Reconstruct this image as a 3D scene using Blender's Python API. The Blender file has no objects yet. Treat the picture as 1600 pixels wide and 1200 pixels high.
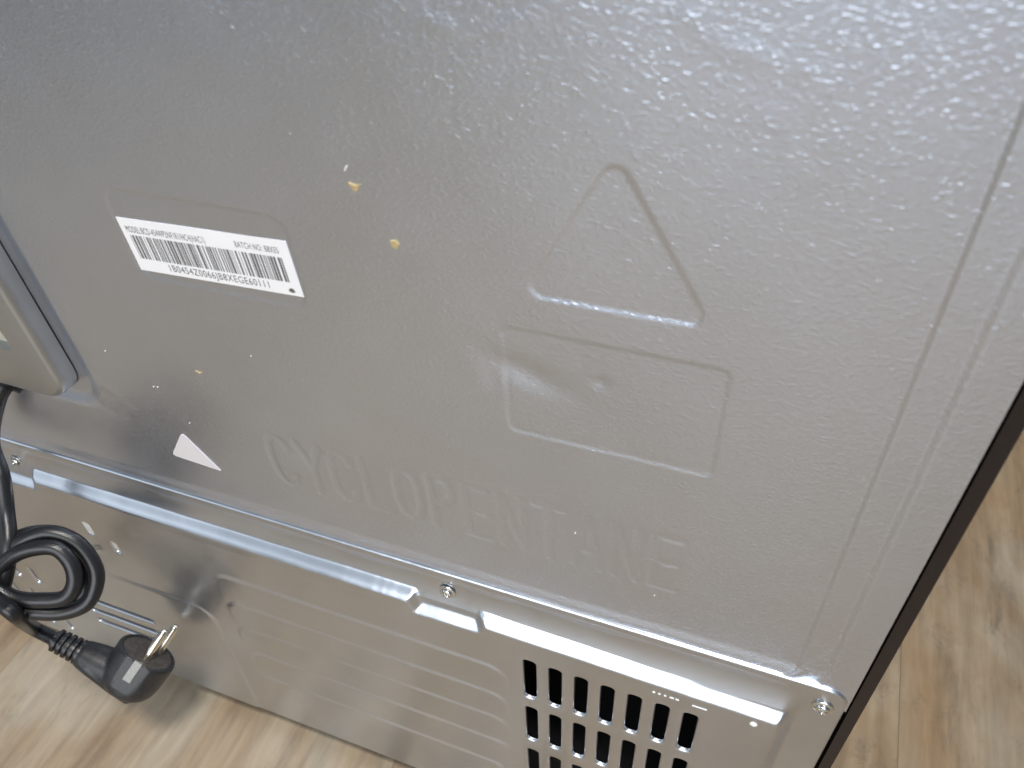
import bpy, bmesh, math, random
import numpy as np
from mathutils import Vector, Matrix

# ------------------------------------------------------------------ camera, world, light
random.seed(4)
U = 0.00078                 # metres per drawing unit
FLOOR = -565.0              # floor height in drawing units (camera at z = 0, fridge back at y = 0)
sc = bpy.context.scene
C = bpy.context.collection


def W(x, y, z):
    return (x * U, y * U, (z - FLOOR) * U)


R = [[0.93416, 0.20718, -0.29054], [0.35280, -0.65850, 0.66476], [-0.05360, -0.72350, -0.68824]]
cam_d = bpy.data.cameras.new("camera")
cam = bpy.data.objects.new("camera", cam_d)
C.objects.link(cam)
cam_d.sensor_width = 36.0
cam_d.lens = 27.885
cam_d.clip_start = 0.01
cam_d.clip_end = 100.0
m3 = Matrix(((R[0][0], -R[0][1], -R[0][2]), (R[1][0], -R[1][1], -R[1][2]), (R[2][0], -R[2][1], -R[2][2])))
cam.matrix_world = Matrix.Translation(W(0, -180, 0)) @ m3.to_4x4()
cam_d.dof.use_dof = True
cam_d.dof.focus_distance = 380 * U
cam_d.dof.aperture_fstop = 18.0
sc.camera = cam

world = bpy.data.worlds.new("World")
sc.world = world
world.use_nodes = True
bg = world.node_tree.nodes["Background"]
bg.inputs[0].default_value = (0.70, 0.85, 1.0, 1)
bg.inputs[1].default_value = 0.17


def area(name, loc, target, sx, sy, power, col):
    d = bpy.data.lights.new(name, 'AREA')
    d.shape = 'RECTANGLE'
    d.size = sx
    d.size_y = sy
    d.energy = power
    d.color = col
    o = bpy.data.objects.new(name, d)
    C.objects.link(o)
    o.location = loc
    o.rotation_euler = (Vector(target) - Vector(loc)).to_track_quat('-Z', 'Y').to_euler()
    return o


area("window_light", (0.1, -2.4, 1.28), (-0.05, -0.2, 0.42), 2.1, 1.7, 54, (0.93, 0.965, 1.0))
area("left_fill_light", (-2.5, -1.9, 1.3), (-0.3, 0, 0.2), 1.8, 1.5, 9.5, (0.88, 0.94, 1.0))  # added soft fill that brightens the left bevel, not a known window
area("ceiling_lamp", (0.30, -0.36, 1.80), (-0.15, -0.1, 0.1), 0.20, 0.20, 24, (1.0, 0.95, 0.89))

sc.view_settings.view_transform = 'Standard'
sc.view_settings.look = 'None'
sc.view_settings.exposure = 0.05
sc.view_settings.gamma = 1.0


# ------------------------------------------------------------------ materials
def new_mat(name):
    m = bpy.data.materials.new(name)
    m.use_nodes = True
    nt = m.node_tree
    return m, nt, nt.nodes["Principled BSDF"]


def N(nt, kind, **kw):
    n = nt.nodes.new(kind)
    for k, v in kw.items():
        if k.startswith('i_'):
            n.inputs[k[2:].replace('_', ' ')].default_value = v
        else:
            setattr(n, k, v)
    return n


def math_n(nt, op, a, b=None):
    n = nt.nodes.new('ShaderNodeMath')
    n.operation = op
    for i, v in enumerate((a, b)):
        if v is None:
            continue
        if isinstance(v, (int, float)):
            n.inputs[i].default_value = v
        else:
            nt.links.new(v, n.inputs[i])
    return n.outputs[0]


def coords(nt, scale):
    tc = N(nt, 'ShaderNodeTexCoord')
    mp = N(nt, 'ShaderNodeMapping')
    mp.inputs['Scale'].default_value = scale
    nt.links.new(tc.outputs['Object'], mp.inputs['Vector'])
    return mp.outputs[0]


def noise(nt, vec, scale, detail=2.0, rough=0.5, dist=0.0):
    n = N(nt, 'ShaderNodeTexNoise')
    n.inputs['Scale'].default_value = scale
    n.inputs['Detail'].default_value = detail
    n.inputs['Roughness'].default_value = rough
    n.inputs['Distortion'].default_value = dist
    nt.links.new(vec, n.inputs['Vector'])
    return n.outputs['Fac']


def ramp(nt, fac, stops):
    r = nt.nodes.new('ShaderNodeValToRGB')
    el = r.color_ramp.elements
    while len(el) < len(stops):
        el.new(0.5)
    for e, (p, c) in zip(el, stops):
        e.position = p
        e.color = (c[0], c[1], c[2], 1)
    nt.links.new(fac, r.inputs[0])
    return r.outputs[0]


def mix(nt, fac, a, b, mode='MIX'):
    n = nt.nodes.new('ShaderNodeMix')
    n.data_type = 'RGBA'
    n.blend_type = mode
    for sock, v in ((n.inputs[0], fac), (n.inputs[6], a), (n.inputs[7], b)):
        if isinstance(v, (int, float)):
            sock.default_value = v
        elif isinstance(v, tuple):
            sock.default_value = (v[0], v[1], v[2], 1)
        else:
            nt.links.new(v, sock)
    return n.outputs[2]


def bump(nt, height, strength, dist, prev=None):
    b = nt.nodes.new('ShaderNodeBump')
    b.inputs['Strength'].default_value = strength
    b.inputs['Distance'].default_value = dist
    nt.links.new(height, b.inputs['Height'])
    if prev:
        nt.links.new(prev, b.inputs['Normal'])
    return b.outputs[0]


def rgb(nt, socket, mat_bsdf, name):
    nt.links.new(socket, mat_bsdf.inputs[name])


# stucco-embossed zinc sheet of the back
M_PANEL, nt, b = new_mat("embossed_zinc")
v = coords(nt, (0.72, 1, 1.2))
v2 = coords(nt, (1, 1, 1))
n1 = noise(nt, v, 900, 1.5, 0.5, 0.8)
n2 = noise(nt, v2, 1900, 2.0, 0.6)
crease = math_n(nt, 'ABSOLUTE', math_n(nt, 'SUBTRACT', math_n(nt, 'MULTIPLY', n1, 2.0), 1.0))
hsum = math_n(nt, 'ADD', math_n(nt, 'ADD', math_n(nt, 'MULTIPLY', n1, 0.85), math_n(nt, 'MULTIPLY', crease, 0.25)), math_n(nt, 'MULTIPLY', n2, 0.10))
rgb(nt, bump(nt, hsum, 1.0, 0.000145), b, 'Normal')
n3 = noise(nt, v2, 14, 4.0, 0.6)
rgb(nt, ramp(nt, n3, [(0.3, (0.62, 0.69, 0.82)), (0.7, (0.655, 0.725, 0.855))]), b, 'Base Color')
rgb(nt, ramp(nt, noise(nt, v2, 60, 3.0), [(0.3, (0.29,) * 3), (0.7, (0.325,) * 3)]), b, 'Roughness')
b.inputs['Metallic'].default_value = 1.0

# smoother galvanised sheet of the lower cover
M_COVER, nt, b = new_mat("galvanised_sheet")
v2 = coords(nt, (1, 1, 1))
n3 = noise(nt, v2, 30, 4.0, 0.6)
rgb(nt, ramp(nt, n3, [(0.3, (0.56, 0.605, 0.675)), (0.7, (0.62, 0.665, 0.735))]), b, 'Base Color')
rgb(nt, ramp(nt, noise(nt, v2, 90, 4.0), [(0.3, (0.285,) * 3), (0.7, (0.33,) * 3)]), b, 'Roughness')
vs = coords(nt, (1.0, 0.35, 0.35))
hs = math_n(nt, 'ADD', math_n(nt, 'MULTIPLY', noise(nt, vs, 330, 0.0), 0.4), math_n(nt, 'MULTIPLY', noise(nt, v2, 60, 0.0), 2.5))
rgb(nt, bump(nt, hs, 1.0, 0.00012), b, 'Normal')
b.inputs['Metallic'].default_value = 1.0


def simple(name, col, rough, metal=0.0, nscale=200.0, nstr=0.0, var=0.12, spec=0.5):
    m, nt, b = new_mat(name)
    v = coords(nt, (1, 1, 1))
    f = noise(nt, v, nscale, 4.0, 0.6)
    lo = tuple(c * (1 - var) for c in col)
    hi = tuple(min(1, c * (1 + var)) for c in col)
    rgb(nt, ramp(nt, f, [(0.3, lo), (0.7, hi)]), b, 'Base Color')
    b.inputs['Roughness'].default_value = rough
    b.inputs['Metallic'].default_value = metal
    b.inputs['Specular IOR Level'].default_value = spec
    if nstr:
        rgb(nt, bump(nt, f, nstr, 0.0002), b, 'Normal')
    return m


M_SIDE = simple("brown_paint", (0.015, 0.0105, 0.0095), 0.45, 0, 900, 0.1, 0.12, 0.3)
M_BLACK = simple("black_inside", (0.006, 0.006, 0.007), 0.8)
M_RUBBER = simple("black_pvc", (0.010, 0.010, 0.012), 0.36, 0, 700, 0.25, 0.2)
M_PLUG = simple("plug_plastic", (0.016, 0.016, 0.018), 0.42, 0, 900, 0.3, 0.4)
M_DUST = simple("dusty_plastic", (0.060, 0.050, 0.043), 0.6, 0, 500, 0.3, 0.5)
M_BRASS = simple("nickel_pin", (0.80, 0.74, 0.62), 0.22, 1.0, 300)
M_SCREW = simple("screw_zinc", (0.72, 0.72, 0.70), 0.2, 1.0, 400)
M_CLIP = simple("earth_clip_steel", (0.30, 0.295, 0.28), 0.6, 1.0, 900, 0.3)
M_PAPER = simple("sticker_paper", (0.82, 0.82, 0.84), 0.5, 0, 100, 0, 0.02)
M_WHITE = simple("matt_sticker", (0.66, 0.63, 0.64), 0.6, 0, 100, 0, 0.02)
M_INK = simple("black_print", (0.13, 0.13, 0.14), 0.5)
M_GLUE = simple("yellow_residue", (0.48, 0.37, 0.18), 0.55, 0, 900, 0.4, 0.2)
M_SPECK = simple("pale_speck", (0.75, 0.72, 0.66), 0.5)
M_SCUFF_LIGHT = simple("scuff_and_slot_light", (0.80, 0.80, 0.78), 0.8)  # white of the scuffs and rivet, also painted light inside the tab slots
M_CREAM = simple("cream_plastic", (0.46, 0.44, 0.36), 0.4, 0, 200, 0, 0.06)
M_BOX = simple("control_box_sheet", (0.47, 0.495, 0.52), 0.42, 1.0, 50, 0, 0.04)

# printed wood of the floor boards
M_WOOD, nt, b = new_mat("printed_wood")
oi = N(nt, 'ShaderNodeObjectInfo')
tc = N(nt, 'ShaderNodeTexCoord')
cmb = N(nt, 'ShaderNodeCombineXYZ')
nt.links.new(math_n(nt, 'MULTIPLY', oi.outputs['Random'], 37.0), cmb.inputs[0])
nt.links.new(math_n(nt, 'MULTIPLY', oi.outputs['Random'], 91.0), cmb.inputs[1])
addv = N(nt, 'ShaderNodeVectorMath', operation='ADD')
nt.links.new(tc.outputs['Object'], addv.inputs[0])
nt.links.new(cmb.outputs[0], addv.inputs[1])


def mapped(scale):
    mp = N(nt, 'ShaderNodeMapping')
    mp.inputs['Scale'].default_value = scale
    nt.links.new(addv.outputs[0], mp.inputs['Vector'])
    return mp.outputs[0]


grain = noise(nt, mapped((1, 0.09, 1)), 150, 5.0, 0.62, 0.3)
streak = noise(nt, mapped((1, 0.16, 1)), 34, 4.0, 0.6, 0.4)
blot = noise(nt, mapped((1, 0.55, 1)), 13, 5.0, 0.62, 0.5)
rust = noise(nt, mapped((1, 0.35, 1)), 24, 5.0, 0.65, 0.8)
dark = noise(nt, mapped((1, 0.3, 1)), 42, 5.0, 0.7, 0.5)
tone = N(nt, 'ShaderNodeSeparateColor')
nt.links.new(oi.outputs['Color'], tone.inputs[0])
tone = tone.outputs[0]
fine = noise(nt, mapped((1, 0.6, 1)), 70, 6.0, 0.7, 0.6)
pale = ramp(nt, streak, [(0.28, (0.21, 0.15, 0.092)), (0.5, (0.335, 0.26, 0.178)), (0.72, (0.42, 0.345, 0.255))])
warm = ramp(nt, streak, [(0.28, (0.165, 0.11, 0.062)), (0.5, (0.27, 0.192, 0.118)), (0.72, (0.34, 0.27, 0.185))])
base = mix(nt, tone, pale, warm)
base = mix(nt, ramp(nt, blot, [(0.45, (0,) * 3), (0.62, (0.7,) * 3)]), base, (0.38, 0.335, 0.265))
f_r = math_n(nt, 'MULTIPLY', ramp(nt, rust, [(0.47, (0,) * 3), (0.64, (0.62,) * 3)]), math_n(nt, 'ADD', math_n(nt, 'MULTIPLY', tone, 0.8), 0.15))
base = mix(nt, f_r, base, (0.31, 0.205, 0.11))
base = mix(nt, ramp(nt, dark, [(0.54, (0,) * 3), (0.72, (0.6,) * 3)]), base, (0.14, 0.12, 0.095))
f_d = math_n(nt, 'MULTIPLY', ramp(nt, fine, [(0.55, (0,) * 3), (0.72, (0.6,) * 3)]), tone)
base = mix(nt, f_d, base, (0.10, 0.085, 0.07))
base = mix(nt, 0.5, base, ramp(nt, grain, [(0.32, (0.34,) * 3), (0.68, (0.64,) * 3)]), 'OVERLAY')
rgb(nt, base, b, 'Base Color')
b.inputs['Roughness'].default_value = 0.42
b.inputs['Specular IOR Level'].default_value = 0.35
rgb(nt, bump(nt, grain, 0.25, 0.0004), b, 'Normal')
M_GAP = simple("floor_gap", (0.05, 0.04, 0.03), 0.8)


# ------------------------------------------------------------------ object helpers
def link(name, me, mat=None, parent=None, base=None):
    o = bpy.data.objects.new(name, me)
    C.objects.link(o)
    if mat:
        me.materials.append(mat)
    if parent:
        o.parent = parent
        if base is not None:
            o.location = (-base[0], -base[1], -base[2])
    return o


def empty(name, loc, label, cat):
    o = bpy.data.objects.new(name, None)
    o.empty_display_size = 0.05
    C.objects.link(o)
    o.location = loc
    o['label'] = label
    o['category'] = cat
    return o


def mesh(verts, faces, smooth=False, raw=False):
    me = bpy.data.meshes.new("mesh")
    me.from_pydata([v if raw else W(*v) for v in verts], [], faces)
    if smooth:
        me.polygons.foreach_set('use_smooth', [True] * len(me.polygons))
    me.update()
    return me


class MB:
    """collects pieces in drawing units"""
    def __init__(self):
        self.v, self.f = [], []

    def add(self, vs, fs):
        o = len(self.v)
        self.v += [tuple(p) for p in vs]
        self.f += [tuple(i + o for i in f) for f in fs]

    def box(self, x0, x1, y0, y1, z0, z1):
        vs = [(x, y, z) for x in (x0, x1) for y in (y0, y1) for z in (z0, z1)]
        self.add(vs, [(0, 1, 3, 2), (4, 6, 7, 5), (0, 4, 5, 1), (2, 3, 7, 6), (0, 2, 6, 4), (1, 5, 7, 3)])

    def prism(self, poly, y0, y1):
        """outline in x,z (anticlockwise seen from -y), y0 = front"""
        n = len(poly)
        vs = [(p[0], y0, p[1]) for p in poly] + [(p[0], y1, p[1]) for p in poly]
        fs = [tuple(range(n)), tuple(range(2 * n - 1, n - 1, -1))]
        fs += [(i, i + n, (i + 1) % n + n, (i + 1) % n) for i in range(n)]
        self.add(vs, fs)

    def lathe(self, origin, axis, prof, seg=32, caps=True):
        a = Vector(axis).normalized()
        t = Vector((0, 0, 1)) if abs(a.z) < 0.9 else Vector((1, 0, 0))
        e1 = a.cross(t).normalized()
        e2 = a.cross(e1)
        o = Vector(origin)
        vs, fs = [], []
        for d, r in prof:
            for k in range(seg):
                w = 2 * math.pi * k / seg
                vs.append(o + a * d + e1 * (r * math.cos(w)) + e2 * (r * math.sin(w)))
        for i in range(len(prof) - 1):
            for k in range(seg):
                k2 = (k + 1) % seg
                fs.append((i * seg + k, i * seg + k2, (i + 1) * seg + k2, (i + 1) * seg + k))
        if caps:
            fs.append(tuple(range(seg - 1, -1, -1)))
            fs.append(tuple((len(prof) - 1) * seg + k for k in range(seg)))
        self.add(vs, fs)

    def tube(self, pts, r, seg=16):
        pts = [Vector(p) for p in pts]
        vs, fs = [], []
        nrm = None
        for i, p in enumerate(pts):
            t = (pts[min(i + 1, len(pts) - 1)] - pts[max(i - 1, 0)]).normalized()
            if nrm is None:
                nrm = t.orthogonal().normalized()
            nrm = (nrm - t * nrm.dot(t)).normalized()
            bn = t.cross(nrm)
            for k in range(seg):
                w = 2 * math.pi * k / seg
                vs.append(p + nrm * (r * math.cos(w)) + bn * (r * math.sin(w)))
        for i in range(len(pts) - 1):
            for k in range(seg):
                k2 = (k + 1) % seg
                fs.append((i * seg + k, i * seg + k2, (i + 1) * seg + k2, (i + 1) * seg + k))
        fs.append(tuple(range(seg - 1, -1, -1)))
        fs.append(tuple((len(pts) - 1) * seg + k for k in range(seg)))
        self.add(vs, fs)

    def build(self, name, mat, parent=None, base=None, smooth=False):
        me = mesh(self.v, self.f, smooth)
        bm = bmesh.new()
        bm.from_mesh(me)
        bmesh.ops.recalc_face_normals(bm, faces=bm.faces)
        bm.to_mesh(me)
        bm.free()
        if smooth:
            me.set_sharp_from_angle(angle=math.radians(42))
        return link(name, me, mat, parent, base)


def rounded(x0, x1, z0, z1, r, n=8):
    out = []
    for cx, cz, a0 in ((x1 - r, z1 - r, 0), (x0 + r, z1 - r, 90), (x0 + r, z0 + r, 180), (x1 - r, z0 + r, 270)):
        for k in range(n + 1):
            a = math.radians(a0 + 90 * k / n)
            out.append((cx + r * math.cos(a), cz + r * math.sin(a)))
    return out


def spline(pts, sub=10):
    pts = [Vector(p) for p in pts]
    out = []
    for i in range(len(pts) - 1):
        p0, p1, p2, p3 = pts[max(i - 1, 0)], pts[i], pts[i + 1], pts[min(i + 2, len(pts) - 1)]
        for k in range(sub):
            t = k / sub
            out.append(0.5 * ((2 * p1) + (p2 - p0) * t + (2 * p0 - 5 * p1 + 4 * p2 - p3) * t * t
                              + (3 * p1 - p0 - 3 * p2 + p3) * t ** 3))
    out.append(pts[-1])
    return out


# ------------------------------------------------------------------ relief helpers (numpy, drawing units)
def sstep(t):
    t = np.clip(t, 0, 1)
    return t * t * (3 - 2 * t)


def sd_rrect(X, Z, x0, x1, z0, z1, r):
    cx, cz, hx, hz = (x0 + x1) / 2, (z0 + z1) / 2, (x1 - x0) / 2 - r, (z1 - z0) / 2 - r
    qx, qz = np.abs(X - cx) - hx, np.abs(Z - cz) - hz
    return np.hypot(np.maximum(qx, 0), np.maximum(qz, 0)) + np.minimum(np.maximum(qx, qz), 0) - r


def sd_poly(X, Z, P):
    d = np.full(X.shape, 1e18)
    s = np.ones(X.shape)
    n = len(P)
    for i in range(n):
        ax, az = P[i]
        bx, bz = P[i - 1]
        ex, ez = bx - ax, bz - az
        wx, wz = X - ax, Z - az
        t = np.clip((wx * ex + wz * ez) / (ex * ex + ez * ez), 0, 1)
        d = np.minimum(d, (wx - ex * t) ** 2 + (wz - ez * t) ** 2)
        c1, c2, c3 = Z >= az, Z < bz, ex * wz > ez * wx
        flip = (c1 & c2 & c3) | (~c1 & ~c2 & ~c3)
        s = np.where(flip, -s, s)
    return s * np.sqrt(d)


def d_line(X, Z, pts):
    d = np.full(X.shape, 1e9)
    for (ax, az), (bx, bz) in zip(pts, pts[1:]):
        ex, ez = bx - ax, bz - az
        L = ex * ex + ez * ez + 1e-9
        t = np.clip(((X - ax) * ex + (Z - az) * ez) / L, 0, 1)
        d = np.minimum(d, np.hypot(X - ax - ex * t, Z - az - ez * t))
    return d


def relief(xs, zs, H, keep):
    """grid mesh with y = -H, only cells where keep is True"""
    nx, nz = len(xs), len(zs)
    X, Z = np.meshgrid(xs, zs)
    co = np.stack([X * U, -H * U, (Z - FLOOR) * U], -1).reshape(-1, 3).astype(np.float32)
    idx = np.arange(nx * nz).reshape(nz, nx)
    q = np.stack([idx[:-1, :-1], idx[:-1, 1:], idx[1:, 1:], idx[1:, :-1]], -1)[keep].reshape(-1, 4)
    used = np.zeros(nx * nz, bool)
    used[q.ravel()] = True
    remap = np.cumsum(used) - 1
    q = remap[q].astype(np.int32)
    co = co[used]
    me = bpy.data.meshes.new("relief")
    me.vertices.add(len(co))
    me.vertices.foreach_set('co', co.ravel())
    me.loops.add(q.size)
    me.loops.foreach_set('vertex_index', q.ravel())
    me.polygons.add(len(q))
    me.polygons.foreach_set('loop_start', np.arange(0, q.size, 4, dtype=np.int32))
    me.polygons.foreach_set('use_smooth', np.ones(len(q), bool))
    me.update(calc_edges=True)
    me.validate()
    return me


def lines(*segs):
    out = []
    for a, b_, st in segs:
        out.append(np.arange(a, b_ - 1e-6, st))
    out.append(np.array([segs[-1][1]]))
    return np.concatenate(out)


# ------------------------------------------------------------------ floor
def floor_sheet():
    s = 4.0
    o = link("floor", mesh([(-s, -s, -0.004), (s, -s, -0.004), (s, s, -0.004), (-s, s, -0.004)],
                           [(0, 1, 2, 3)], raw=True), M_GAP)
    o['kind'] = 'structure'
    return o


floor = floor_sheet()
PW, PL = 322 * U, 1.30
me_plank = None
bmk = bmesh.new()
g = 0.00005
vv = [(-PW / 2 + g, 0 + g), (PW / 2 - g, 0 + g), (PW / 2 - g, PL - g), (-PW / 2 + g, PL - g)]
cch = 0.0002
top = [bmk.verts.new((x - math.copysign(cch, x), y + (cch if y < PL / 2 else -cch), 0)) for x, y in vv]
low = [bmk.verts.new((x, y, -cch)) for x, y in vv]
bot = [bmk.verts.new((x, y, -0.0039)) for x, y in vv]
bmk.faces.new(top)
for i in range(4):
    j = (i + 1) % 4
    bmk.faces.new((top[j], top[i], low[i], low[j]))
    bmk.faces.new((low[j], low[i], bot[i], bot[j]))
me_plank = bpy.data.meshes.new("plank")
bmk.to_mesh(me_plank)
bmk.free()
me_plank.materials.append(M_WOOD)
offs = [0.35, 0.9, 0.1, 0.62, 0.27, 0.8]
for i in range(-8, 6):
    x = 140 * U + (i + 0.5) * PW
    for j in range(-2, 2):
        o = bpy.data.objects.new("plank", me_plank)
        C.objects.link(o)
        o.parent = floor
        o.location = (x, j * PL + offs[i % 6] * PL, 0)
        tone = 0.8 if i >= -1 else 0.12 + 0.3 * ((i * 7) % 3 == 0)
        o.color = (tone, tone, tone, 1)

# ------------------------------------------------------------------ refrigerator
FB = W(-384, 300, FLOOR)
fridge = empty("refrigerator", FB, "refrigerator seen from behind, embossed grey zinc back with a galvanised lower cover and barcode sticker",
               "refrigerator")


def part(mb, name, mat, smooth=False, parent=None):
    if parent is None:
        return mb.build(name, mat, fridge, FB, smooth)
    return mb.build(name, mat, parent, None, smooth)


# --- back panel -------------------------------------------------
GLY = {
    'C': [[(10, 7), (9, 2.5), (6, .5), (3.5, .8), (1, 5), (.4, 12), (.4, 21), (1, 28), (3.5, 32.2), (6, 32.5), (9, 30.5), (10, 26)]],
    'Y': [[(0, 33), (5.5, 17), (5.5, 0)], [(11, 33), (5.5, 17)]],
    'L': [[(1, 33), (1, 0), (10, 0)]],
    'O': [[(5.5, 0.4), (2, 2.5), (.4, 10), (.4, 23), (2, 30.5), (5.5, 32.6), (9, 30.5), (10.6, 23), (10.6, 10), (9, 2.5), (5.5, .4)]],
    'P': [[(1, 0), (1, 33), (6, 33), (9.5, 30.5), (10.3, 25.5), (9.5, 20), (6, 17), (1, 17)]],
    'E': [[(10, 33), (1, 33), (1, 0), (10, 0)], [(1, 17), (9, 17)]],
    'N': [[(1, 0), (1, 33), (10, 0), (10, 33)]],
    'T': [[(0, 33), (11, 33)], [(5.5, 33), (5.5, 0)]],
    'A': [[(0, 0), (5.5, 33), (11, 0)], [(2, 11), (9, 11)]],
}


def panel():
    xs = lines((-837, -440, 20), (-440, 34, 0.8), (34, 62, 0.5))
    zs = lines((-333, -300, 0.6), (-300, -42, 0.75), (-42, 1500, 40))
    X, Z = np.meshgrid(xs, zs)
    H = np.zeros(X.shape)
    # two steps up to the margin
    d1 = sd_rrect(X, Z, -812, 38.6, -318, 1480, 7)
    H += 0.8 * sstep(d1 / 2.0 + 0.5)
    d2 = sd_rrect(X, Z, -823, 49.4, -321, 1490, 9)
    H += 0.9 * sstep(d2 / 3.2 + 0.5)
    H += 1.4 * sstep((-309.5 - Z) / 7.0) * sstep((45 - X) / 8)
    # pressed triangle, rectangle, label recess
    tri = [(-45.5, -104.5), (-66.5, -143.0), (-22.5, -143.0)]
    d = sd_poly(X, Z, tri) - 4.0
    H -= 0.46 * sstep(0.5 - d / 1.2)
    d = sd_rrect(X, Z, -81, -8.2, -209.8, -161.3, 3.2)
    H -= 0.34 * sstep(0.5 - d / 1.3)
    d = sd_rrect(X, Z, -231, -155.5, -172, -134, 7)
    H -= 0.32 * sstep(0.5 - d / 1.4)
    # pressed lettering
    T = np.full(X.shape, 1e9)
    sel = (Z < -235) & (Z > -300) & (X > -215) & (X < 5)
    Xs, Zs = X[sel], Z[sel]
    t = np.full(Xs.shape, 1e9)
    for k, ch in enumerate("CYCLOPENTANE"):
        ox, oz = -200.5 + k * 15.95, -284.5 + 0.2 * k
        for st in GLY[ch]:
            t = np.minimum(t, d_line(Xs, Zs, [(ox + p[0] * 1.05, oz + p[1]) for p in st]))
    H[sel] -= 0.24 * sstep(0.5 - (t - 1.8) / 1.3)
    # dent
    u = (X + 73) * 0.94 + (Z + 181) * -0.34
    w = (X + 73) * 0.34 + (Z + 181) * 0.94
    H -= 1.15 * np.exp(-((u + 1.5) / 14.5) ** 2 - ((w - 0.6) / 5.4) ** 2)
    H -= 0.5 * np.exp(-((X + 47.5) / 2.4) ** 2 - ((Z + 177.5) / 2.6) ** 2)
    H -= 0.35 * np.exp(-((X + 86) / 4.0) ** 2 - ((Z + 184) / 6.0) ** 2)
    H -= 0.10 * np.exp(-(d_line(X, Z, [(-81, -180), (-80.6, -190), (-81.2, -204)]) / 1.0) ** 2)
    crk = np.sin(X * 2.3 + 1.1 * np.sin(Z * 1.7)) * np.sin(Z * 2.9 + 1.3 * np.sin(X * 1.1)) + 0.6 * np.sin(X * 3.7 - Z * 0.6)
    msk = np.exp(-((X + 84) / 5.0) ** 2 - ((Z + 187) / 3.6) ** 2) + 0.8 * np.exp(-((X + 74.5) / 3.5) ** 2 - ((Z + 191.5) / 3.0) ** 2)
    msk += 0.9 * np.exp(-((X + 47.5) / 3.0) ** 2 - ((Z + 178) / 2.6) ** 2)
    H += 0.13 * crk * msk
    # soft waves of the thin sheet
    wob = 0.7 + 0.3 * np.sin(X / 2.9 + 1.7 * np.sin(Z / 4.0))
    c = d_line(X, Z, [(-31, -63), (-23, -68.5), (-11, -70.5), (-3, -73.5), (3, -83), (5, -96)])
    H += 0.17 * np.exp(-(c / 2.6) ** 2) * wob
    c = d_line(X, Z, [(-20, -80), (-8, -84), (0, -98)])
    H += 0.10 * np.exp(-(c / 3.0) ** 2) * wob
    c = d_line(X, Z, [(-100, -65), (-88, -70), (-76, -69.5), (-66, -66)])
    H += 0.14 * np.exp(-(c / 2.6) ** 2) * wob
    c = d_line(X, Z, [(-296, -244), (-284, -250), (-280, -262)])
    H += 0.22 * np.exp(-(c / 3.5) ** 2)
    c = d_line(X, Z, [(-300, -262), (-286, -268)])
    H -= 0.2 * np.exp(-(c / 3.0) ** 2)
    H += 0.10 * np.sin(X / 23 + 0.6 * np.sin(Z / 31)) * np.cos(Z / 27 + 1.1) + 0.05 * np.sin(X / 9.1 + Z / 13.0)
    # gutter round the control box
    d = sd_rrect(X, Z, -620, -296, -264, 210, 17)
    H -= 2.6 * sstep(0.5 - d / 9.0)
    keep = np.ones((len(zs) - 1, len(xs) - 1), bool)
    return link("back_panel", relief(xs, zs, H, keep), M_PANEL, fridge, FB)


back = panel()

# --- lower cover ------------------------------------------------
K = 0.05


def tilt(Z):
    return K * np.maximum(-347 - Z, 0)


SLB = (-82, 9, -452, -358)         # right slot block x0,x1,z0,z1  (two rows) ; third row below
ROWS = [(-400, -355, -395, -359.3), (-448, -400, -441.5, -405), (-496, -448, -489.5, -453), (-538, -496, -532, -500.5)]
VL = (-526, -430, -529, -445)


def cover():
    xs = lines((-837, -560, 20), (-560, 52, 1.0), (52, 64, 0.35))
    zs = lines((-540, -352, 1.0), (-352, -322, 0.5), (-322, -315, 0.2))
    X, Z = np.meshgrid(xs, zs)
    dout = sd_rrect(X, Z, -836, 61.8, -620, -317.2, 10)
    prof = np.clip(-dout / 2.0, 0, 1)
    H = -0.8 + 3.8 * np.sqrt(1 - (1 - prof) ** 2)
    H += 3.5 * np.clip((-319.0 - Z) / 20.0, 0, 1) ** 3 * sstep((47 - X) / 10)
    P = [(-836, -560), (41, -560), (41, -342.5), (-99.5, -339.6), (-101.5, -346.0), (-134, -346.6), (-137, -338.0), (-380, -338.6),
         (-383, -346.4), (-413, -346.4), (-416, -339), (-836, -339)]
    d = np.maximum(sd_poly(X, Z, P), sd_rrect(X, Z, -900, 41, -700, -337, 12))
    d += 0.10 * np.sin(X / 6.3 + 2 * np.sin(X / 17.0)) * (np.abs(d) < 6)
    t = np.clip(0.5 - d / 5.6, 0, 1)
    H += (11.0 - H) * (0.72 * t + 0.28 * sstep(t))
    face = sstep(-d / 5.0)
    H += tilt(Z) * face
    # pressed ribs
    for i, z1 in enumerate((-376, -403, -429, -457, -487)):
        x0, x1 = -267 + (i % 2), -88 - (i == 4) * 3
        r = sd_rrect(X, Z, x0, x1, z1 - 40, z1 + 1.5, 12)
        fall = np.clip((Z - (z1 - 26)) / 26, 0, 1)
        H += 0.8 * sstep(0.5 - r / 3.0) * fall
    # raised plate round the left vents
    r = sd_rrect(X, Z, -760, -281.5, -640, -420.5, 16)
    H += 1.0 * sstep(0.5 - r / 4.0)
    # cord tab
    H += 2.0 * np.exp(-((X + 359) / 5) ** 2 - ((Z + 391) / 4.5) ** 2)
    cx, cz = (xs[1:] + xs[:-1]) / 2, (zs[1:] + zs[:-1]) / 2
    CX, CZ = np.meshgrid(cx, cz)
    keep = sd_rrect(CX, CZ, -836, 61.8, -620, -317.2, 10) < 0.15
    for x0, x1, z0, z1 in holes:
        keep &= ~((CX > x0) & (CX < x1) & (CZ > z0) & (CZ < z1))
    return relief(xs, zs, H, keep), P


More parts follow.
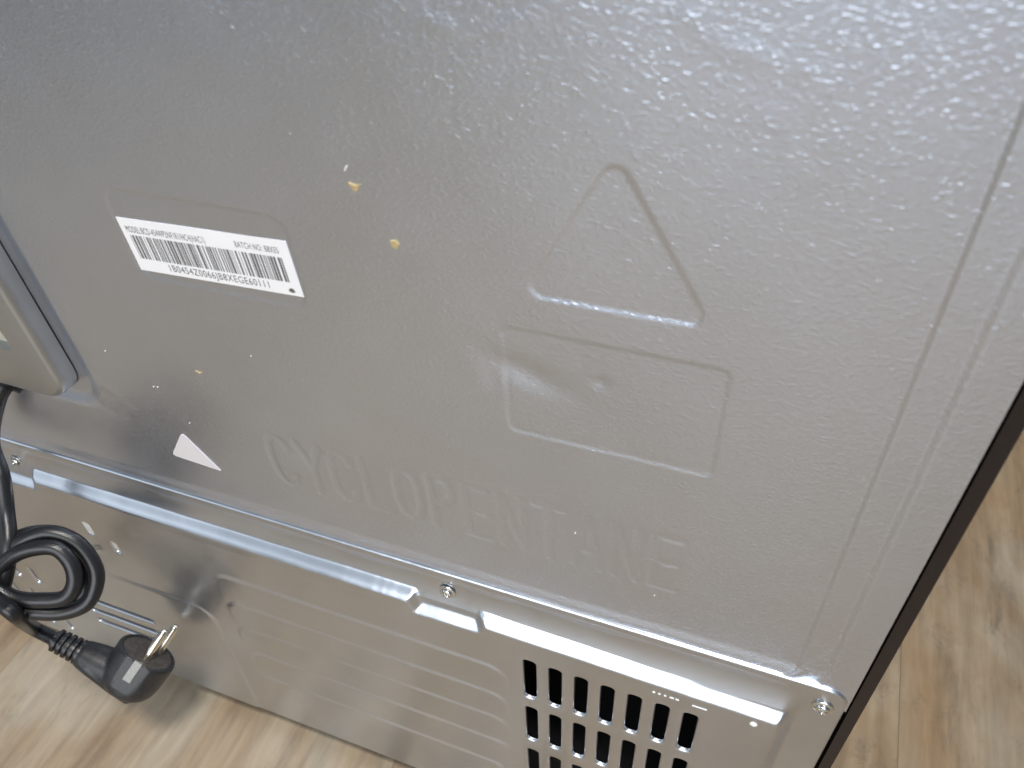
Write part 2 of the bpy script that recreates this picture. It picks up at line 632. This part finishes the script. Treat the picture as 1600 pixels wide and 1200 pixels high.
def base_h(x, z):
    """height of the flat face under a slot cell"""
    h = 11.0 + K * max(-347 - z, 0)
    if x < -300 and z < -425:
        h += 1.0
    return h


cells = []
holes = []
names = []
nc = 7
for z0, z1, s0, s1 in ROWS:
    holes.append((-82, 9, z0, z1))
    for k in range(nc):
        x0 = -82 + 13 * k
        names.append(0)
        cells.append((x0, x0 + 13, z0, z1, x0 + 6.5 - 3.15, x0 + 6.5 + 3.15, s0, s1, 2.6))
for (z0, z1) in ((-477, -445), (-509, -477), (-536, -509)):
    holes.append((-526, -436, z0, z1))
    for k in range(5):
        x0 = -526 + 18 * k
        names.append(1)
        cells.append((x0, x0 + 18, z0, z1, x0 + 7.6, x0 + 10.8, max(z0 + 8, -531), z1 - 7, 1.4))
for xa, za in ((-358, -380), (-343, -392)):
    holes.append((xa, xa + 8, za, za + 14))
    names.append(2 if xa == -357 else 3)
    cells.append((xa, xa + 8, za, za + 14, xa + 1.6, xa + 6.0, za + 1.8, za + 12.4, 1.6))
for k, (z0, z1, xa, xb, b0, b1) in enumerate(((-472, -458, -398, -343, -467.2, -462.4), (-486, -472, -403, -346, -481.6, -476.8), (-500, -486, -404, -349, -495.2, -490.4))):
    holes.append((-408, -338, z0, z1))
    names.append(4)
    cells.append((-408, -338, z0, z1, xa, xb, b0, b1, 2.2))
cme, CP = cover()
cover_o = link("lower_cover", cme, M_COVER, fridge, FB)

# the pierced strips round the slots: flat ring, rounded lip turned inwards
sls = [MB(), MB(), MB(), MB(), MB()]
for gi, (x0, x1, z0, z1, a0, a1, b0, b1, r) in zip(names, cells):
    hole = rounded(a0, a1, b0, b1, min(r, (a1 - a0) / 2 - 0.02), 6)
    cx, cz = (a0 + a1) / 2, (b0 + b1) / 2
    n = len(hole)
    outer = []
    # map the ring to the rectangle: quarter by quarter
    per = n // 4
    crn = [(x1, z1), (x0, z1), (x0, z0), (x1, z0)]
    for i in range(n):
        q, k = divmod(i, per)
        t = k / (per - 1)
        c = crn[q]
        hx, hz = hole[i]
        if q in (0, 2):
            p = (c[0], hz + (c[1] - hz) * min(1, 2 * t)) if t <= 0.5 else (c[0] + (hx - c[0]) * (2 * t - 1), c[1])
        else:
            p = (hx + (c[0] - hx) * min(1, 2 * t), c[1]) if t <= 0.5 else (c[0], c[1] + (hz - c[1]) * (2 * t - 1))
        outer.append(p)

    def scaled(off):
        res = []
        for (px, pz) in hole:
            ix = a0 - off if px < cx else a1 + off
            sx = cx + (px - cx) * ((a1 - a0) / 2 + off) / ((a1 - a0) / 2)
            sz = cz + (pz - cz) * ((b1 - b0) / 2 + off) / ((b1 - b0) / 2)
            res.append((sx, sz))
        return res
    rings = [(outer, 0.0), (scaled(1.1), 0.0), (scaled(0.75), 0.12), (scaled(0.3), 0.5), (scaled(0.05), 1.1), (scaled(0), 1.8)]
    vs, fs = [], []
    for pts, dep in rings:
        for (px, pz) in pts:
            vs.append((px, -(base_h(px, pz) - dep), pz))
    for j in range(len(rings) - 1):
        for i in range(n):
            i2 = (i + 1) % n
            fs.append((j * n + i, j * n + i2, (j + 1) * n + i2, (j + 1) * n + i))
    sls[gi].add(vs, fs)
for m_, nm_ in zip(sls, ("vent_grille", "vent_grille", "cord_tab_slot", "cord_tab_slot", "long_vent_slots")):
    m_.build(nm_, M_COVER, cover_o, None, True)

# dark machine compartment behind the slots
mb = MB()
mb.box(-830, 58, 150, 155, -541, -330)
mb.box(-830, 58, 6, 150, -334, -330)
mb.box(-830, 58, 4, 150, -541, -539)
mb.box(-835, -830, 4, 155, -541, -330)
mb.box(53, 58, 4, 155, -541, -330)
part(mb, "machine_compartment", M_BLACK)
mb = MB()
mb.box(-366, -330, -11.9, -8, -402, -366)  # added white block standing in for light inside the cord tab slots
part(mb, "slot_light_pad", M_SCUFF_LIGHT)
mb = MB()
mb.box(-412, -334, -12.5, -11.5, -506, -452)  # added reflecting sheet, gives the long slots a blue-grey inside
part(mb, "added_slot_backing", M_COVER)

# folded lip under the cover
mb = MB()
mb.box(-836, 61.5, -20.2, -6, -543, -540.3)
part(mb, "bottom_lip", M_COVER)

# screws


def screw(x, z, h, parent):
    seg, ringn = 40, 12
    vs, fs = [], []
    Rr = 4.4
    rot = random.uniform(0, 1.5)
    prof = [(0, 2.6), (0.12, 2.6), (0.24, 2.58), (0.36, 2.5), (0.48, 2.35), (0.6, 2.05), (0.68, 1.6), (0.74, 1.0), (0.8, 0.9), (0.93, 0.85), (0.99, 0.6), (1.0, 0.0)]
    for i, (f, hh) in enumerate(prof):
        for k in range(seg):
            a = 2 * math.pi * k / seg
            r = f * Rr
            px, pz = r * math.cos(a), r * math.sin(a)
            c, s = math.cos(rot), math.sin(rot)
            lx, lz = abs(px * c + pz * s), abs(-px * s + pz * c)
            dep = 0
            if f < 0.55:
                wdt = 0.62
                if min(lx, lz) < wdt:
                    dep = 1.5 * min(1, (2.4 - r) / 1.0) if r < 2.4 else 0
            vs.append((x + px, -(h + hh - max(dep, 0)), z + pz))
    for i in range(len(prof) - 1):
        for k in range(seg):
            k2 = (k + 1) % seg
            fs.append((i * seg + k, i * seg + k2, (i + 1) * seg + k2, (i + 1) * seg + k))
    m_ = MB()
    m_.add(vs, fs)
    return part(m_, "screw", M_SCREW, True, parent)


screw(-118.5, -331.5, 3.75, cover_o)
screw(-394.0, -335.0, 4.0, cover_o)
screw(52.8, -331.8, 3.1, cover_o)
mb = MB()
mb.lathe((28.5, -10.9, -350), (0, -1, 0), [(0, 1.7), (0.5, 1.6), (0.9, 1.0), (1.1, 0.2)], 16)
part(mb, "rivet", M_SCUFF_LIGHT, True, cover_o)
mb = MB()
random.seed(8)
for k in range(5):
    xx = -16 + k * 2.6
    mb.box(xx, xx + random.uniform(1.0, 1.9), -11.4, -10.8, -350.4 - random.uniform(0, 0.2), -349.8)
mb.box(2, 8.5, -11.4, -10.8, -351.2, -350.5)
mb.build("paint_scuff", M_SCUFF_LIGHT, cover_o)

# --- sides, body, rear hem --------------------------------------
mb = MB()
mb.box(64.2, 69.0, 2.0, 720, -548, 1505)
o = part(mb, "side_panel", M_SIDE)
o2 = MB()
o2.box(-844, -839, 2.0, 720, -548, 1505)
part(o2, "side_panel", M_SIDE)
mb = MB()
mb.box(-838, 64.0, 714, 720, -540, 1505)
part(mb, "front_wall", M_SIDE)
mb = MB()
mb.box(-844, 69, 0, 720, 1505.2, 1512)
part(mb, "top_panel", M_SIDE)
mb = MB()
mb.box(-838, 64.0, 160, 714, -545, -535)
part(mb, "base_plate", M_BLACK)
for fx in (-800, 30):
    for fy in (60, 660):
        mb = MB()
        mb.lathe((fx, fy, FLOOR), (0, 0, 1), [(0, 16), (8, 16), (10, 6), (26, 6)], 20)
        part(mb, "levelling_foot", M_BLACK, True)

# --- control box at the left -------------------------------------
mb = MB()
ou = rounded(-600, -306, -258, 200, 15, 10)
inn = rounded(-420, -324, -229.5, -160, 6, 10)


def inset(p, d, c=(-453, -29), hx=147, hz=229):
    return [(c[0] + (x - c[0]) * (hx - d) / hx, c[1] + (z - c[1]) * (hz - d) / hz) for x, z in p]


n = len(ou)
rings = [(ou, 2.2), (ou, -4.6), (inset(ou, 0.4), -6.4), (inset(ou, 1.3), -7.5), (inset(ou, 2.6), -8.0), (inn, -8.0), ([(x + (1.2 if x < -372 else -1.2), z + (1.2 if z < -195 else -1.2)) for x, z in inn], -4.5), ([(x + (1.2 if x < -372 else -1.2), z + (1.2 if z < -195 else -1.2)) for x, z in inn], -2.0)]
vs, fs = [], []
for pts, y in rings:
    vs += [(x, y, z) for x, z in pts]
for j in range(len(rings) - 1):
    for i in range(n):
        i2 = (i + 1) % n
        fs.append((j * n + i, j * n + i2, (j + 1) * n + i2, (j + 1) * n + i))
mb.add(vs, fs)
box = part(mb, "control_box_cover", M_BOX, True)
mb = MB()
mb.box(-422, -322, -3.6, -2.2, -232, -158)
mb.box(-422, -330, -5.2, -3.6, -222, -204)
part(mb, "service_window", M_CREAM, False, box)
mb = MB()
mb.lathe((-357, 0.5, -263), (-0.1, -1, -0.4), [(0, 7.5), (4.5, 7.2), (4.5, 5), (1, 4.6)], 24)
part(mb, "cord_grommet", M_RUBBER, True)

# --- stickers -----------------------------------------------------
LA = Vector((-230.2, 0, -146.2))
lx = Vector((73.2, 0, 2.85)).normalized()
lz = Vector((-lx.z, 0, lx.x))
LY = 0.16                      # face of the sticker, just off the bottom of the recess


def lab(u_, v_, y):
    p = LA + lx * u_ - lz * v_
    return (p.x, y, p.z)


def lab_quad(mb_, u0, u1, v0, v1, y):
    mb_.add([lab(u0, v1, y), lab(u1, v1, y), lab(u1, v0, y), lab(u0, v0, y)], [(0, 1, 2, 3)])


mb = MB()
Lw, Lh = 73.3, 23.1
c8 = [lab(0, Lh, LY), lab(Lw, Lh, LY), lab(Lw, 0, LY), lab(0, 0, LY), lab(0, Lh, LY + 0.35), lab(Lw, Lh, LY + 0.35), lab(Lw, 0, LY + 0.35), lab(0, 0, LY + 0.35)]
mb.add(c8, [(0, 1, 2, 3), (7, 6, 5, 4), (0, 4, 5, 1), (1, 5, 6, 2), (2, 6, 7, 3), (3, 7, 4, 0)])
sticker = part(mb, "barcode_label", M_PAPER)
mb = MB()
random.seed(21)
u0 = 2.9
while u0 < 70.2:
    wdt = random.choice((0.27, 0.27, 0.54, 0.54, 0.81, 1.0))
    if u0 + wdt > 70.6:
        break
    lab_quad(mb, u0, u0 + wdt, 7.1, 17.3, LY - 0.07)
    u0 += wdt + random.choice((0.3, 0.3, 0.55, 0.55, 0.9))
mb.build("barcode", M_INK, sticker)


def text(body, size, u_, v_, width, name):
    cu = bpy.data.curves.new("text", 'FONT')
    cu.body = body
    cu.size = 1.0
    cu.space_character = 1.1
    cu.resolution_u = 3
    to = bpy.data.objects.new("text", cu)
    C.objects.link(to)
    dg = bpy.context.evaluated_depsgraph_get()
    dg.update()
    me = bpy.data.meshes.new_from_object(to.evaluated_get(dg))
    bpy.data.objects.remove(to)
    xs_ = [v.co.x for v in me.vertices]
    k = width / (max(xs_) - min(xs_))
    x_min = min(xs_)
    for v_m in me.vertices:
        uu = u_ + (v_m.co.x - x_min) * k
        vv_ = v_ - v_m.co.y * size
        v_m.co = W(*lab(uu, vv_, LY - 0.07))
    me.materials.clear()
    return link(name, me, M_INK, sticker)


text("MODEL:BCD-454WP2NF1R1/HC4(HAC1)", 3.9, 2.4, 5.9, 35.5, "printed_text")
text("BATCH NO: B8XES", 3.6, 51.0, 5.4, 18.0, "printed_text")
text("1B0454Z0066JB8XEGE60111", 4.3, 15.2, 21.3, 44.5, "printed_text")
mb = MB()
mb.add([lab(69.0 + 1.25 * math.cos(a) * (1 + .15 * math.sin(3 * a)), 20.9 + 1.0 * math.sin(a), LY - 0.06) for a in [k * math.pi / 7 for k in range(14)]], [tuple(range(14))])
mb.build("torn_spot", M_CLIP, sticker)

mb = MB()
tp = [(-251.4, -267.6), (-265.7, -288.4), (-237.0, -290.4)]
poly = []
for i in range(3):
    p, a, c = Vector(tp[i]), Vector(tp[i - 1]), Vector(tp[(i + 1) % 3])
    r = 3.2 if i < 2 else 0.6
    p1, p2 = p + (a - p).normalized() * r, p + (c - p).normalized() * r
    for k in range(6):
        t = k / 5
        poly.append(tuple(p1 * (1 - t) ** 2 + p * 2 * t * (1 - t) + p2 * t * t))
mb.prism(poly, -0.28, 0.3)
part(mb, "triangle_sticker", M_WHITE)


def flake(pts, name, mat, y=-0.45):
    m_ = MB()
    m_.prism(pts, y, 0.4)
    return part(m_, name, mat)


flake([(-126.9, -116.9), (-125.0, -119.9), (-122.6, -116.7), (-124.2, -117.6)], "tape_residue", M_GLUE)
flake([(-116.2, -135.4), (-115.9, -137.2), (-114.3, -138.2), (-113.2, -136.2), (-114.2, -135.0)], "tape_residue", M_GLUE)
flake([(-127.6, -112.9), (-126.9, -112.9), (-126.2, -111.6), (-126.6, -111.5)], "tape_residue", M_SPECK)
flake([(-224, -220.0), (-222.3, -221.6), (-220.2, -219.5), (-222.0, -220.5)], "tape_residue", M_GLUE)
random.seed(12)
for (x, z) in ((-254.6, -238.4), (-252.2, -238.0), (-274.0, -222.0), (-190.5, -203.0), (-243.0, -258.5), (-56, -262), (-22, -290)):
    r = random.uniform(0.22, 0.34)
    flake([(x + r * math.cos(k), z - r * math.sin(-k) * 0.9) for k in (0.3, 1.4, 2.6, 3.9, 5.2)], "pale_speck", M_SPECK, -0.3)  # pale chips stand in for specular sparkles on the sheet

# ------------------------------------------------------------------ power cord
Fc = Vector((-321.5, -41, -450))
ax = Vector((0.35, 0.75, 0.56)).normalized()
ex = Vector((-0.86, -0.05, 0.48))
ex = (ex - ax * ex.dot(ax)).normalized()
ey = ax.cross(ex)
CB = W(-330, -55, FLOOR)
cord = empty("power_cord", CB, "black coiled mains cord with a moulded two pin plug hanging against the lower cover", "power cord")


def unproj(u_, v_, cen, nrm, off=0.0):
    """point of the leaning plane of the coil that the coil passes through"""
    d_ = Vector(((u_ - 800) * R[0][0] + (v_ - 600) * R[0][1] + 1239.33 * R[0][2],
                 (u_ - 800) * R[1][0] + (v_ - 600) * R[1][1] + 1239.33 * R[1][2],
                 (u_ - 800) * R[2][0] + (v_ - 600) * R[2][1] + 1239.33 * R[2][2]))
    o_ = Vector((0, -180, 0))
    t_ = (cen - o_).dot(nrm) / d_.dot(nrm)
    p = o_ + d_ * t_
    return p - d_.normalized() * off


CC = Vector((-341.5, -48, -361.2))
CN = Vector((0.42, -0.68, 0.60)).normalized()
RC = 4.25
path = []


def cp(u_, v_, off=0.0):
    path.append(unproj(u_, v_, CC, CN, off))


path.append(Vector((-357, 0, -263)))
path.append(Vector((-361, -9, -270)))
for q in ((-14, 690, -6), (3, 745, -5), (10, 800, -3), (14, 850, 4), (8, 900, 5), (-6, 940, 4), (-22, 950, 0),
          (-34, 925, -4), (-22, 888, -4), (6, 856, -1), (40, 836, -1), (80, 832, -3), (108, 842, -4), (128, 872, -4), (134, 905, -3), (126, 936, -3),
          (100, 950, -3), (60, 950, -4), (20, 942, -5), (-8, 925, -4), (-14, 900, -3), (2, 872, 0), (34, 846, 4), (75, 832, 4), (116, 845, 3), (143, 875, 2),
          (151, 905, 2), (138, 940, 3), (104, 956, 4), (60, 957, 5), (18, 948, 4), (-8, 925, 4), (-4, 895, 6), (22, 868, 9), (58, 856, 10), (90, 858, 10), (112, 882, 10),
          (116, 912, 10), (100, 934, 10), (60, 938, 10), (22, 934, 9), (-14, 915, 8), (-60, 895, 10)):
    cp(*q)
ex2 = ex - ax * 0.06
S0 = Fc - ax * 19.5 + ex2 * 51
cp(-34, 917, 20)
cp(6, 946, 19)
cp(30, 965, 9)
path.append(S0 + ex2 * 15)
path.append(S0)
path.append(S0 - ex2 * 10)
mb = MB()
mb.tube(spline(path, 12), RC, 18)
mb.build("cable", M_RUBBER, cord, CB, True)

# plug body: short barrel with a rounded back, cable boss at the side, dished face
mb = MB()
bc = Fc - ax * 30
mb.lathe(bc, ax, [(0, 3), (0.6, 8), (2.2, 12.5), (5, 15.8), (9, 17.6), (14, 18.4), (28.6, 18.8), (29.6, 18.4), (30, 17.6), (30, 16.4), (29.0, 16.0)], 48)
ex2 = ex - ax * 0.06
FLAT = 16.7
for k, p in enumerate(mb.v):
    q = Vector(p)
    c_ = (q - Fc).dot(ey)
    if abs(c_) > FLAT:
        mb.v[k] = tuple(q - ey * (c_ - math.copysign(FLAT, c_)))
mb.lathe(Fc - ax * 19.5 + ex2 * 36, -ex2, [(0, 6.6), (4, 8.6), (12, 10.2), (24, 12.0), (34, 13)], 32)
# flat grip plates along the back
for s in (-1, 1):
    mb.lathe(Fc - ax * 23 + ey * (s * 5.4) + ex * 31, -ex - ax * 0.08, [(0, 3.6), (6, 5.0), (26, 5.8), (38, 5.4), (42, 2)], 20)
body = mb.build("plug", M_PLUG, cord, CB, True)
rm = body.modifiers.new("weld", 'REMESH')
rm.mode = 'VOXEL'
rm.voxel_size = 0.75 * U
rm.use_smooth_shade = True
smo = body.modifiers.new("soft", 'SMOOTH')
smo.iterations = 3
smo.factor = 0.5
bpy.context.view_layer.update()
dg = bpy.context.evaluated_depsgraph_get()
nm = bpy.data.meshes.new_from_object(body.evaluated_get(dg))
body.modifiers.clear()
body.data = nm

mb = MB()
prof = []
for k in range(5):
    a = k * 3.8
    prof += [(a, 7.2 - 0.15 * k), (a + 0.4, 7.7 - 0.15 * k), (a + 2.3, 7.7 - 0.15 * k), (a + 2.6, 7.2 - 0.15 * k), (a + 2.7, 5.2), (a + 3.7, 5.2)]
mb.lathe(Fc - ax * 19.5 + ex2 * 33, ex2, prof, 28)
mb.build("strain_relief", M_RUBBER, body, None, True)
# pins side by side across the face
pd = (ey * 0.93 + ex * 0.24).normalized()
for s in (-1, 1):
    mb = MB()
    mb.lathe(Fc - ex * 3 + pd * (s * 6.5) - ax * 3, ax, [(0, 2.7), (21, 2.7), (22.4, 2.2), (23.0, 1.4), (23.2, 0.3)], 20)
    mb.build("pin", M_BRASS, body, None, True)
qd = ax.cross(pd).normalized()
for s in (-1, 1):
    mb = MB()
    c0 = Fc + ey * (s * 16.7)
    t = ex
    nrm_ = ey * s
    vs = []
    for (d_, wd) in ((-13, 2.5), (0.6, 2.5)):
        for sx in (-1, 1):
            for oo in (-0.6, 0.9):
                vs.append(c0 + ax * d_ + t * (sx * wd) + nrm_ * oo)
    mb.add(vs, [(0, 1, 3, 2), (4, 6, 7, 5), (0, 4, 5, 1), (2, 3, 7, 6), (0, 2, 6, 4), (1, 5, 7, 3)])
    mb.build("earth_clip", M_CLIP, body)
mb = MB()
mb.lathe(Fc - ax * 1.6, ax, [(0, 15.7), (0.9, 15.7)], 40)
mb.build("plug_face", M_DUST, body, None, True)
mb = MB()
mb.lathe(Fc - ex * 11 - ax * 1.6, ax, [(0, 2.6), (0.7, 2.6), (0.7, 1.6), (-0.2, 1.5)], 16)
mb.build("earth_socket", M_BRASS, body, None, True)
